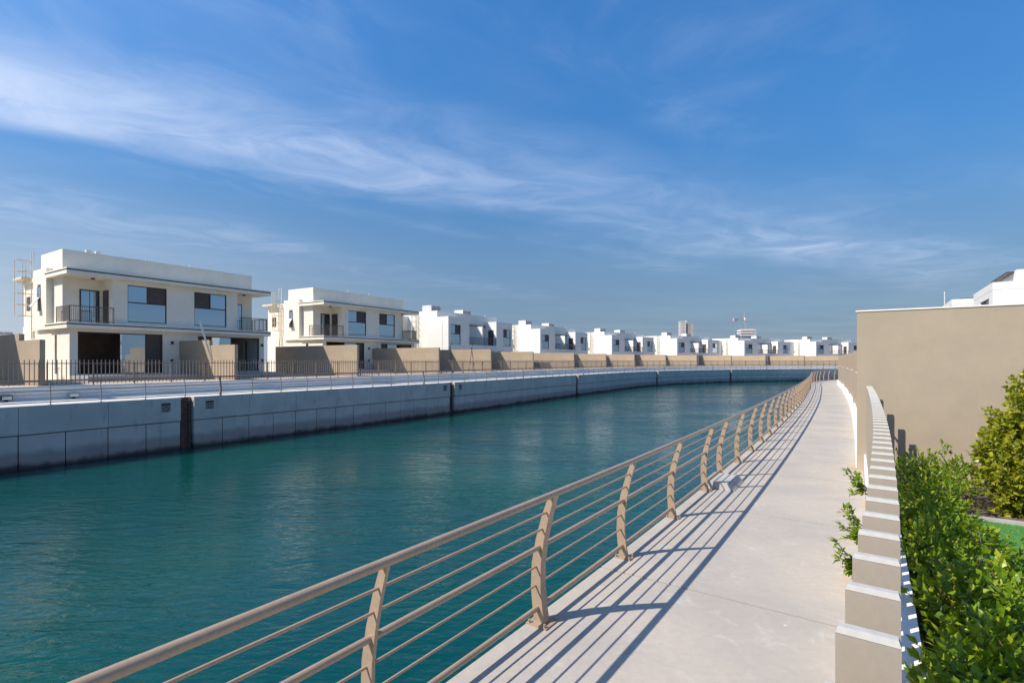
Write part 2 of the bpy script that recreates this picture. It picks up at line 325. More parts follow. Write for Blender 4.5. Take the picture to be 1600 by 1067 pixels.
class Path:
    def __init__(s, ctrl, step=0.1):
        P = [Vector((x, y)) for x, y in ctrl]; P = [2 * P[0] - P[1]] + P + [2 * P[-1] - P[-2]]; pts = []
        for i in range(1, len(P) - 2):
            n = max(2, int((P[i + 1] - P[i]).length / step))
            # centripetal Catmull-Rom
            t0 = 0; t1 = t0 + (P[i] - P[i - 1]).length ** .5; t2 = t1 + (P[i + 1] - P[i]).length ** .5; t3 = t2 + (P[i + 2] - P[i + 1]).length ** .5
            for k in range(n):
                t = t1 + (t2 - t1) * k / n
                A1 = P[i - 1] * ((t1 - t) / (t1 - t0)) + P[i] * ((t - t0) / (t1 - t0)); A2 = P[i] * ((t2 - t) / (t2 - t1)) + P[i + 1] * ((t - t1) / (t2 - t1))
                A3 = P[i + 1] * ((t3 - t) / (t3 - t2)) + P[i + 2] * ((t - t2) / (t3 - t2))
                B1 = A1 * ((t2 - t) / (t2 - t0)) + A2 * ((t - t0) / (t2 - t0)); B2 = A2 * ((t3 - t) / (t3 - t1)) + A3 * ((t - t1) / (t3 - t1))
                pts.append(B1 * ((t2 - t) / (t2 - t1)) + B2 * ((t - t1) / (t2 - t1)))
        pts.append(P[-2]); s.p = pts; s.s = [0.0]
        for a, b in zip(pts, pts[1:]): s.s.append(s.s[-1] + (b - a).length)
        s.L = s.s[-1]
    def at(s, d):
        import bisect
        d = max(0, min(s.L - 1e-6, d)); i = max(0, bisect.bisect_right(s.s, d) - 1); i = min(i, len(s.p) - 2)
        f = (d - s.s[i]) / (s.s[i + 1] - s.s[i]); p = s.p[i].lerp(s.p[i + 1], f)
        a = s.p[max(0, i - 4)]; b = s.p[min(len(s.p) - 1, i + 5)]; return p, (b - a).normalized()
    def off(s, d, o, z, side):                # side +1: right of travel, -1: left
        p, t = s.at(d); n = Vector((t.y, -t.x)) * side; q = p + n * o; return Vector((q.x, q.y, z))
    def ang(s, d): t = s.at(d)[1]; return math.atan2(t.y, t.x)
    def nearest(s, x, y):
        q = Vector((x, y)); i = min(range(len(s.p)), key=lambda k: (s.p[k] - q).length_squared); return s.s[i]
    def from_px(s, px, o, side, lo=0, hi=None):
        r = (px - 800) / F; best = None; d = lo; hi = hi or s.L
        while d < hi:
            q = s.off(d, o, 0, side)
            if q.y > 0.3:
                e = abs(q.x / q.y - r)
                if best is None or e < best[0]: best = (e, d)
            d += 0.05
        return best[1]

# near railing line (post feet) and far quay edge
def shift(ctrl, d, side):
    P = Path(ctrl); return [tuple(P.off(P.nearest(x, y), d, 0, side)[:2]) for x, y in ctrl]
NEAR = Path(shift([(-13.2, -14.4), (-1.454, 1.762), (1.375, 5.70), (6.5, 13.27), (14.8, 26.1), (23, 39.4), (30.5, 51.5), (36.5, 57.8), (46, 63), (60, 68), (85, 74)], 0.11, -1))
FAR = Path([(-43.4, -11.9), (-21.6, 21.6), (-5.6, 46), (8.7, 69.6), (27.4, 97), (47.9, 112), (72, 121), (100, 128), (150, 136)])
NO = lambda d, o, z=0.0: NEAR.off(d, o, z, 1)     # inland is to the right of travel
FO = lambda d, o, z=0.0: FAR.off(d, o, z, -1)     # far bank lies to the left of travel
ZW, ZF, ZG = -2.55, 0.20, 0.88                    # water, far promenade, far gardens

def strip(path, side, s0, s1, o0, o1, z0, z1, step=1.0, uv=False):
    """closed solid swept along a path between two offsets"""
    mb = MB(); n = max(1, int(math.ceil((s1 - s0) / step))); uvs = []
    for k in range(n + 1):
        d = s0 + (s1 - s0) * k / n
        for o, z in ((o0, z0), (o1, z0), (o1, z1), (o0, z1)):
            mb.v.append(tuple(path.off(d, o, z, side))); uvs.append((o, d))
    for k in range(n):
        a = 4 * k; b = a + 4
        for j in range(4): mb.f.append((a + j, a + (j + 1) % 4, b + (j + 1) % 4, b + j) if side < 0 else (b + j, b + (j + 1) % 4, a + (j + 1) % 4, a + j))
    mb.f.append((3, 2, 1, 0) if side < 0 else (0, 1, 2, 3)); e = 4 * n; mb.f.append((e, e + 1, e + 2, e + 3) if side < 0 else (e + 3, e + 2, e + 1, e))
    if uv: mb.uv = uvs
    return mb

# ------------------------------------------------------------------ ground, water, banks
struct(MB().poly([(-3000, -3000, -4.2), (3000, -3000, -4.2), (3000, 3000, -4.2), (-3000, 3000, -4.2)]).build('ground', M_SAND))
struct(MB().poly([(-400, -200, ZW), (500, -200, ZW), (500, 700, ZW), (-400, 700, ZW)]).build('water', M_WATER))
struct(strip(FAR, -1, 0, FAR.L, 4.3, 900, -4.0, ZG, 4.0).build('far_bank_ground', M_SAND))
struct(strip(FAR, -1, 0, FAR.L, 0.45, 4.25, -3.0, ZF, 2.0).build('promenade', M_PAVE))
struct(strip(NEAR, 1, 0, NEAR.L, 2.5, 900, -4.0, -0.02, 4.0).build('garden_soil', M_SOIL))
wk = struct(strip(NEAR, 1, 0, NEAR.L, -0.085, 2.3, -0.45, -0.022, 0.6).build('walkway', M_JOINT))
s_thick = NEAR.nearest(0.224, 4.275)
S_J = NEAR.nearest(0.957 - .57, 5.47 + .4) ; S_J = NEAR.nearest(0.90, 5.5)
k0 = -5
for k in range(k0, 27):
    a, b = S_J + 3.0 * k + 0.012, S_J + 3.0 * (k + 1) - 0.012
    if a < 0 or b > NEAR.L: continue
    strip(NEAR, 1, a, b, -0.1, 2.23, -0.14, 0.0, 0.5, uv=True).build('slab', M_WALK, wk)
nq = thing('quay_wall', 'concrete quay wall under the near walkway edge and bronze railing', 'wall')
strip(NEAR, 1, 0, NEAR.L, -0.06, 0.5, -3.6, -0.46, 1.0).build('wall_body', M_QUAY, nq)

# far quay wall: cap beam panels above, precast panels below, ladder recesses between
lad_px = [293, 707, 902, 1027, 1142]
lad_s = [FAR.from_px(p, 0.0, -1) for p in lad_px]
fq = thing('quay_wall', 'long shaded concrete quay wall of panels across the canal', 'wall')
strip(FAR, -1, 0, FAR.L, 0.42, 0.6, -3.6, ZF - 0.004, 1.5).build('backing_wall', M_QUAY, fq)
bounds = [2.0] + lad_s + [min(FAR.L - 2, lad_s[-1] + 34), ]
HALF = 0.33
for i in range(len(bounds) - 1):
    a = bounds[i] + (HALF if i else 0); b = bounds[i + 1] - (HALF if i < len(bounds) - 2 else 0)
    n = max(2, 2 * round((b - a) / 3.14)); w = (b - a) / n
    for k in range(n):
        strip(FAR, -1, a + k * w + .02, a + (k + 1) * w - .02, 0.05, 0.415, -3.6, -1.075, 0.8).build('panel', M_QUAY, fq)
    for k in range(n // 2):
        strip(FAR, -1, a + 2 * k * w + .008, a + 2 * (k + 1) * w - .008, 0.0, 0.415, -1.03, ZF + 0.004, 0.8).build('cap_panel', M_QUAY, fq)
LWORD = ['nearest, with two signs', 'second from left', 'third from left', 'fourth from left', 'rightmost']
for i, d in enumerate(lad_s):
    t = thing('quay_ladder', 'rusty steel ladder in a recess of the far quay wall, %s' % LWORD[i], 'ladder', FO(d, 0.22, 0), FAR.ang(d), 'ladders in the far quay wall')
    for sx_ in (-.2, .2):
        MB().box(sx_ - .03, sx_ + .03, -.03, .03, -3.4, ZF - .03).build('stringer', M_RUST, t)
        for zb in (-.25, -1.45): MB().box(sx_ - .05, sx_ + .05, .03, .19, zb - .04, zb + .04).build('bracket', M_RUST, t)
    me = MB().tube([(-.2, 0, 0), (.2, 0, 0)], .018, 6).mesh('rung', M_RUST)
    for k in range(11): place('rung', me, t, (0, 0, -0.1 - .29 * k))
    MB().box(-.31, .31, .12, .19, -3.4, ZF - .02).build('back_plate', M_RUST, t)
    if i < 2:
        for j, ds in enumerate((-1.05, 1.15)):
            sg = thing('warning_sign', 'small grey warning sign %s of the %s ladder on the far quay' % (('left', 'right')[j], ('nearest', 'second')[i]), 'sign', FO(d + ds, -0.004, -0.27), FAR.ang(d + ds), 'signs beside quay ladders')
            MB().box(-.22, .22, -.012, 0, -.24, .24).build('plate', M_SIGN, sg)
            MB().box(-.2, .2, -.017, -.0125, .1, .22).build('header', M_TRIM, sg)
            ring = MB()
            for k in range(16):
                a0, a1 = 2 * math.pi * k / 16, 2 * math.pi * (k + 1) / 16
                ring.poly([(.13 * math.cos(a0), -.0165, -.07 + .13 * math.sin(a0)), (.13 * math.cos(a1), -.0165, -.07 + .13 * math.sin(a1)), (.085 * math.cos(a1), -.0165, -.07 + .085 * math.sin(a1)), (.085 * math.cos(a0), -.0165, -.07 + .085 * math.sin(a0))])
            ring.build('ring_symbol', M_TRIM, sg)
rw = thing('retaining_wall', 'low grey retaining wall behind the far promenade under the picket fences', 'wall')
strip(FAR, -1, 0, FAR.L, 4.05, 4.296, -0.1, ZG + 0.02, 1.5).build('wall_body', M_PLINTH, rw)

# ------------------------------------------------------------------ curved promenade railings
PROF = [(0.0, 0.0, .060), (.12, -.022, .060), (.3, -.040, .058), (.5, -.034, .054), (.7, .0, .048), (.9, .052, .041), (1.082, .112, .033)]
def coff(z):
    for a, b in zip(PROF, PROF[1:]):
        if z <= b[0]: f = (z - a[0]) / (b[0] - a[0]); return a[1] + (b[1] - a[1]) * f
    return PROF[-1][1] + (z - 1.082) * .3
RAILS = [('top_rail', 1.096, .0275, 12), ('thin_rail', .945, .0095, 6), ('thin_rail', .80, .0095, 6), ('middle_rail', .64, .022, 10), ('thin_rail', .475, .0095, 6), ('thin_rail', .315, .0095, 6), ('bottom_rail', .13, .022, 10)]
def post_mesh(m, th, k):
    k *= .82; out = [(c + k * h, z) for z, c, h in PROF]; inn = [(c - k * h, z) for z, c, h in PROF]
    mb = MB(); n = len(PROF)
    for i in range(n - 1):
        lo = [(-th / 2, -inn[i][0], inn[i][1]), (th / 2, -inn[i][0], inn[i][1]), (th / 2, -out[i][0], out[i][1]), (-th / 2, -out[i][0], out[i][1])]
        hi = [(-th / 2, -inn[i + 1][0], inn[i + 1][1]), (th / 2, -inn[i + 1][0], inn[i + 1][1]), (th / 2, -out[i + 1][0], out[i + 1][1]), (-th / 2, -out[i + 1][0], out[i + 1][1])]
        b = len(mb.v); mb.v += lo + hi
        for j in range(4): mb.f.append((b + (j + 1) % 4, b + j, b + 4 + j, b + 4 + (j + 1) % 4))
        if i == 0: mb.f.append((b, b + 1, b + 2, b + 3))
        if i == n - 2: mb.f.append((b + 7, b + 6, b + 5, b + 4))
    return mb.mesh('post', m)
def plate_mesh(m, w, d):
    mb = MB().box(-w / 2, w / 2, -d / 2, d / 2, .001, .013)
    return mb.mesh('base_plate', m)
def bolt_mesh(m): return MB().tube([(0, 0, .012), (0, 0, .04)], .011, 6).mesh('bolt', m)
def railing(root, path, side, o0, z0, s0, s1, posts, thick, m):
    sg = 1 if side > 0 else -1
    for nm, z, r, n in RAILS:
        pts = []; d = s0
        while d < s1: pts.append(path.off(d, o0 + coff(z), z0 + z, side)); d += 0.5
        MB().tube(pts, r, n).build(nm, m, root, smooth=True)
    kf = 1.0 if side > 0 else .5; pm = [post_mesh(m, .024, kf), post_mesh(m, .082, 1.0)]; bp = [plate_mesh(m, .13, .18), plate_mesh(m, .2, .2)]; bo = bolt_mesh(m)
    for d in posts:
        th = any(abs(d - q) < .3 for q in thick)
        p = place('post', pm[th], root, path.off(d, o0, z0, side), path.ang(d) + (0 if side > 0 else math.pi))
        pl = place('base_plate', bp[th], p)
        if path is NEAR and d < s_thick + 14:
            for bx in (-1, 1):
                for by in (-1, 1): b = place('bolt', bo, p, (bx * (.085 if th else .05), by * .075, 0))
posts = [s_thick + x for x in (-8.85, -7.08, -5.31, -3.54, -1.77, 0, 1.73, 3.5, 5.31, 6.47)]
while posts[-1] < NEAR.L - 3: posts.append(posts[-1] + 1.72)
nr = thing('railing', 'bronze painted curved railing along the near walkway edge', 'railing')
railing(nr, NEAR, 1, 0.0, 0.0, 1.0, NEAR.L - 1, posts, [s_thick], M_RAIL)
fr_ = thing('railing', 'thin dark railing on the far promenade above the quay wall', 'railing')
fs0 = FAR.from_px(345, .12, -1); fposts = [fs0 - 1.865 * k for k in range(9, 0, -1)] + [fs0 + 1.865 * k for k in range(0, 82)]
fposts = [d for d in fposts if 2 < d < FAR.L - 8]
railing(fr_, FAR, -1, 0.14, ZF, fposts[0], fposts[-1], fposts, [fs0 + 1.865 * 9 * k for k in range(-1, 9)], M_RAILFAR)
# concrete block between the paired posts
bk = thing('concrete_block', 'low pale concrete block between two railing posts on the walkway', 'block', NO(s_thick + 5.93, 0, 0), NEAR.ang(s_thick + 5.93))
prof = [(-.46, 0.002), (.46, 0.002), (.46, .12), (.40, .15), (-.40, .15), (-.46, .12)]
MB().hexa([(-.42, .08, .002), (.42, .08, .002), (.42, -.42, .002), (-.42, -.42, .002)][::-1], [(-.40, .08, .125), (.40, .08, .125), (.40, -.32, .105), (-.40, -.32, .105)][::-1]).build('block_body', M_BLOCK, bk)

# ------------------------------------------------------------------ villas
def window(parent, x0, x1, z0, z1, y, dark_right, sill=True):
    w, h = .06, .06; fr = MB()
    fr.box(x0, x0 + w, y - .02, y + .06, z0, z1).box(x1 - w, x1, y - .02, y + .06, z0, z1).box(x0 + w, x1 - w, y - .02, y + .06, z0, z0 + h).box(x0 + w, x1 - w, y - .02, y + .06, z1 - h, z1)
    zm = z0 + (z1 - z0) * .52; xm = (x0 + x1) / 2
    fr.box(x0 + w, x1 - w, y - .015, y + .055, zm, zm + .08).box(xm - .03, xm + .03, y - .012, y + .05, zm + .08, z1 - h)
    f = fr.build('window', M_FRAME, parent)
    MB().box(x0 + w, x1 - w, y + .01, y + .022, z0 + h, zm).build('pane', M_GLASS, f)
    a, b = (x0 + w, xm - .03) if dark_right else (xm + .03, x1 - w)
    MB().box(a, b, y + .01, y + .022, zm + .08, z1 - h).build('pane', M_GLASS, f)
    a, b = (xm + .03, x1 - w) if dark_right else (x0 + w, xm - .03)
    MB().box(a, b, y + .03, y + .045, zm + .08, z1 - h).build('sash', M_DOOR, f)     # the sash slid away, insect screen behind
    return f
def sliding_doors(parent, x0, x1, z0, z1, y, glass):
    w = .07; n = 3; fr = MB()
    fr.box(x0, x0 + w, y - .02, y + .1, z0, z1).box(x1 - w, x1, y - .02, y + .1, z0, z1).box(x0 + w, x1 - w, y - .02, y + .1, z1 - w, z1).box(x0 + w, x1 - w, y - .02, y + .1, z0, z0 + .05)
    f = fr.build('sliding_door', M_FRAME, parent)
    ed = [x0 + w, x0 + (x1 - x0) * .47, x0 + (x1 - x0) * .79, x1 - w]
    if not glass: ed = [x0 + x1 - e for e in reversed(ed)]
    for i in range(3):
        a, b = ed[i], ed[i + 1]; st = MB()
        st.box(a, a + .05, y + .015 * i, y + .015 * i + .04, z0 + .05, z1 - w).box(b - .05, b, y + .015 * i, y + .015 * i + .04, z0 + .05, z1 - w)
        if i == 1: st.build('leaf_frame', M_FRAME, f); MB().box(a + .05, b - .05, y + .03, y + .042, z0 + .05, z1 - w).build('pane', M_GLASS, f)
        elif (i == 2) == glass: st.build('leaf_frame', M_FRAME, f); MB().box(a + .05, b - .05, y + .055, y + .07, z0 + .05, z1 - w).build('screen', M_DOOR, f)
    return f
def balcony_rail(parent, segs, z0, h=1.08, sp=.115):
    rails = MB(); bal = MB(); posts_ = []
    for (xa, ya), (xb, yb) in segs:
        A, B = Vector((xa, ya, 0)), Vector((xb, yb, 0)); L = (B - A).length; d = (B - A) / L; nrm = Vector((-d.y, d.x, 0))
        def bar(mb, a, b, za, zb, t):
            p, q = A + d * a, A + d * b
            mb.hexa([p - nrm * t + Vector((0, 0, za)), q - nrm * t + Vector((0, 0, za)), q + nrm * t + Vector((0, 0, za)), p + nrm * t + Vector((0, 0, za))], [p - nrm * t + Vector((0, 0, zb)), q - nrm * t + Vector((0, 0, zb)), q + nrm * t + Vector((0, 0, zb)), p + nrm * t + Vector((0, 0, zb))])
        bar(rails, 0, L, z0 + h - .05, z0 + h, .025); bar(rails, 0, L, z0 + .08, z0 + .12, .02)
        k = sp
        while k < L: bar(bal, k - .009, k + .009, z0 + .12, z0 + h - .05, .009); k += sp
        for e in (.02, L - .02): posts_.append(MB()); bar(posts_[-1], e - .02, e + .02, z0, z0 + h - .05, .019)
    r = rails.build('balcony_rail', M_IRON, parent); b = bal.build('balusters', M_IRON, r); stuff(b)
    for q_p in posts_: q_p.build('rail_post', M_IRON, r)
def cage_ladder(parent, x, y, z0, z1, out=-1):
    """fixed ladder with safety hoops, standing off the wall at x towards out"""
    lad = MB()
    for dy in (-.22, .22): lad.box(x + out * .12 - .025, x + out * .12 + .025, y + dy - .03, y + dy + .03, z0, z1)
    L = lad.build('roof_ladder', M_LADDER, parent)
    me = MB().tube([(0, -.22, 0), (0, .22, 0)], .014, 6).mesh('rung', M_LADDER); z = z0 + .2
    while z < z1 - .1: place('rung', me, L, (x + out * .12, y, z)); z += .32
    hz = z0 + 1.6; hm = MB(); pts = [(0, -.24), (out * .45, -.38), (out * .85, -.24), (out * .95, 0), (out * .85, .24), (out * .45, .38), (0, .24)]
    hm.tube([(p[0], p[1], 0) for p in pts], .022, 5); me = hm.mesh('hoop', M_LADDER)
    while hz < z1 + .05: place('hoop', me, L, (x + out * .12, y, hz)); hz += .78
    for p in pts[1:-1:2]: MB().box(x + out * .12 + p[0] - .018, x + out * .12 + p[0] + .018, y + p[1] - .018, y + p[1] + .018, z0 + 1.6, hz - .78).build('cage_bar', M_LADDER, L)
def roof_unit(parent, x, y, z, w, d, h, grille_faces=True):
    u = MB().box(x, x + w, y, y + d, z + .12, z + h).box(x + .1, x + .2, y + .05, y + d - .05, z, z + .12).box(x + w - .2, x + w - .1, y + .05, y + d - .05, z, z + .12).build('air_conditioner', M_GALV, parent)
    g = MB(); n = 2
    for k in range(n):
        a = x + .06 + (w - .06) * k / n; b = a + (w - .06) / n - .06; g.box(a, b, y - .012, y - .002, z + .22, z + h - .1)
    g.build('grille', M_GRILLE, u)
    f = MB().tube([(x + w * .3, y + d / 2, z + h), (x + w * .3, y + d / 2, z + h + .06)], min(w, d) * .22, 12).tube([(x + w * .72, y + d / 2, z + h), (x + w * .72, y + d / 2, z + h + .06)], min(w, d) * .22, 12); f.build('fan_ring', M_GRILLE, u)

def villa_a(label, origin, theta, z0, group, first=False):
    t = thing('villa', label, 'house', (*origin, z0), R(90) - theta, group)
    HL, ZS1, ZS2, ZP = 6.62, 3.33, 6.79, 8.28
    D = 9.0
    gd = [(-6.2, -1.22, 0.0, 2.78), (1.22, 6.2, 0.0, 2.78)]
    MB().wall(-HL, HL, -.45, ZS1 - .36, 0, .25, gd).build('ground_wall', M_CREAM, t)
    g = MB()                                            # ground floor sides with a slot window, back, party wall inside
    for sx_ in (-1, 1):
        x = sx_ * HL
        for ya, yb, za, zb in ((.252, 2.2, -.45, ZS1 - .36), (2.6, D, -.45, ZS1 - .36), (2.2, 2.6, -.45, 0.0), (2.2, 2.6, 2.6, ZS1 - .36)):
            g.box(min(x, x - sx_ * .25), max(x, x - sx_ * .25), ya, yb, za, zb)
    g.box(-HL + .25, HL - .25, D - .25, D, -.45, ZS1 - .36)
    g.build('side_walls', M_CREAM, t)
    MB().box(-.12, .12, .26, D - .26, 0, ZS1 - .36).box(-HL + .26, HL - .26, 5.4, 5.55, 0, ZS1 - .37).build('room_walls', M_ROOM, t)
    MB().box(-HL + .26, HL - .26, .26, D - .26, -.3, 0).build('floor', M_PATIO, t)
    for sx_ in (-1, 1):
        x = sx_ * (HL - .12); MB().box(x - .03, x + .03, 2.2, 2.6, 0, 2.6).build('slot_window', M_FRAME, t)
    for e in gd: sliding_doors(t, e[0], e[1], e[2], e[3], .08, e[0] < 0)
    for x in (-.62, .62, 6.42):
        for z in (2.2, .9): MB().box(x - .07, x + .07, -.14, -.002, z - .1, z + .1).build('wall_light', M_BLACK, t)
    # slabs: pale band, dark drip trim, thin cap
    SX, SY = 6.92, -.52
    for nm, zt in (('floor_slab', ZS1), ('roof_slab', ZS2)):
        yb = 3.35
        sl = MB().box(-SX, SX, SY, yb, zt - .36, zt - .13).build(nm, M_CREAM, t)
        MB().box(-SX - .02, SX + .02, SY - .02, yb - .02, zt - .128, zt - .055).build('drip_trim', M_TRIM, sl)
        MB().box(-SX + .01, SX - .01, SY + .01, yb - .02, zt - .053, zt + .03).build('slab_cap', M_CREAM, sl)
        MB().box(-HL + .02, HL - .02, yb + .002, D, zt - .36, zt - .01).build('inner_slab', M_CREAM, sl)
    # first floor: bay between two corner balconies
    BX, ZB, ZT = 4.32, ZS1 + .03, ZS2 - .36
    wins = [(-3.42, -.95, 3.57, 6.15), (.95, 3.42, 3.57, 6.15)]
    MB().wall(-BX, BX, ZB, ZT, 0, .25, wins).build('bay_wall', M_CREAM, t)
    for i, w in enumerate(wins): window(t, *w, .1, i == 0)
    P = 1.62; bw = MB()
    for sx_ in (-1, 1):
        x = sx_ * BX; bw.box(min(x, x - sx_ * .25), max(x, x - sx_ * .25), .252, P + .24, ZB, ZT)
    bw.build('bay_side_walls', M_CREAM, t)
    bk_ = MB(); HX = 6.5
    for sx_ in (-1, 1):
        a, b = sorted((sx_ * HX, sx_ * BX)); bk_.box(a, b, P, P + .2, ZB, ZT)
        x = sx_ * HX; bk_.box(min(x, x - sx_ * .22), max(x, x - sx_ * .22), P + .202, 5.85, ZB, ZT)
    bk_.box(-HX + .22, HX - .22, 5.6, 5.84, ZB, ZT); bk_.build('balcony_back_walls', M_CREAM, t)
    MB().box(-.1, .1, .26, 5.59, ZB, ZT).box(-4.0, 4.0, 4.2, 4.3, ZB, ZT - .01).build('upper_room_walls', M_ROOM, t)
    for sx_ in (-1, 1):
        xa = sx_ * 5.05; dr = MB().box(xa - .55, xa + .55, P - .04, P - .002, ZB + .02, ZB + 2.35).build('balcony_door', M_FRAME, t)
        MB().box(xa - .47, xa - .02, P - .055, P - .042, ZB + .1, ZB + 2.27).box(xa + .02, xa + .47, P - .055, P - .042, ZB + .1, ZB + 2.27).build('pane', M_GLASS, dr)
        x = sx_ * (BX + .02); MB().box(min(x, x + sx_ * .03), max(x, x + sx_ * .03), .55, 1.4, ZB + .02, ZB + 2.35).build('side_door', M_DOOR, t)
        MB().box(sx_ * 5.2 - .09, sx_ * 5.2 + .09, .5, .68, ZT - .09, ZT - .001).build('ceiling_light', M_BLACK, t)
        balcony_rail(t, [((sx_ * (BX + .0), -.3), (sx_ * 6.72, -.3)), ((sx_ * 6.72, -.3), (sx_ * 6.72, P + .35))], ZB)
        # side pier that ends the slabs, then the side wall with its tilted window
        x0_, x1_ = sorted((sx_ * 6.3, sx_ * 6.85)); MB().box(x0_, x1_, 3.352, 5.85, ZS1 - .34, ZS2 + .35).build('side_block', M_CREAM, t)
        x = sx_ * 6.85; MB().box(min(x, x + sx_ * .02), max(x, x + sx_ * .02), 4.4, 4.95, 4.3, 6.1).build('side_window', M_DOOR, t)
        MB().hexa([(x + sx_ * .02, 4.4, 5.2), (x + sx_ * .02, 4.95, 5.2), (x + sx_ * .06, 4.95, 5.2), (x + sx_ * .06, 4.4, 5.2)], [(x + sx_ * .02, 4.4, 5.9), (x + sx_ * .02, 4.95, 5.9), (x + sx_ * .06, 4.95, 5.9), (x + sx_ * .06, 4.4, 5.9)]).build('window_pane', M_GLASS, t)
        MB().hexa([(x + sx_ * .45, 4.4, 4.55), (x + sx_ * .45, 4.95, 4.55), (x + sx_ * .49, 4.95, 4.55), (x + sx_ * .49, 4.4, 4.55)], [(x + sx_ * .03, 4.4, 5.2), (x + sx_ * .03, 4.95, 5.2), (x + sx_ * .07, 4.95, 5.2), (x + sx_ * .07, 4.4, 5.2)]).build('tilted_sash', M_GALV, t)
        # lower rear wing with its own canopy and the roof ladder
        a, b = sorted((sx_ * 6.3, sx_ * 6.55)); MB().box(a, b, 5.852, D, ZS1, ZS2 - .1).build('rear_wall', M_CREAM, t)
        x = sx_ * 6.552; MB().box(min(x, x + sx_ * .03), max(x, x + sx_ * .03), 7.6, 8.3, 4.5, 5.5).build('rear_window', M_DOOR, t)
        a, b = sorted((sx_ * 6.2, sx_ * 7.1)); MB().box(a, b, 7.4, D + .2, ZS2 - .098, ZS2 + .08).build('rear_canopy', M_LADDER, t)
        cage_ladder(t, sx_ * 6.552, 6.7, ZS1 - .9, ZP + .3, sx_)
    MB().box(-6.29, 6.29, D - .25, D, ZS1, ZS2 - .1).build('rear_wall', M_CREAM, t)
    # parapet
    pr = MB(); zb = ZS2 + .032
    pr.box(-HX, HX, P, P + .22, zb, ZP).box(-HX, -HX + .22, P + .222, 5.4, zb, ZP).box(HX - .22, HX, P + .222, 5.4, zb, ZP).box(-HX, HX, 5.402, 5.6, zb, ZP)
    pr.build('parapet', M_CREAM, t)
    MB().box(-HX + .23, HX - .23, P + .23, D - .3, zb, zb + .1).build('roof_deck', M_WHITE, t)
    MB().box(-3.7, -3.0, .7, 1.3, ZS2 + .032, ZS2 + .2).build('roof_vent', M_WHITE, t)
    if first:
        for k in (0, .55): MB().box(-4.9 + k, -4.6 + k, 2.6, 2.9, ZP - .4, ZP + .35).build('roof_flue', M_GALV, t)
    for x in (-1.3, 1.8): MB().tube([(x, 2.5, ZP - .3), (x, 2.5, ZP + .35)], .03, 6).build('vent_pipe', M_GALV, t)
    MB().box(-HL, HL, -3.0, -.002, -.5, -.06).build('patio', M_PATIO, t)
    return t

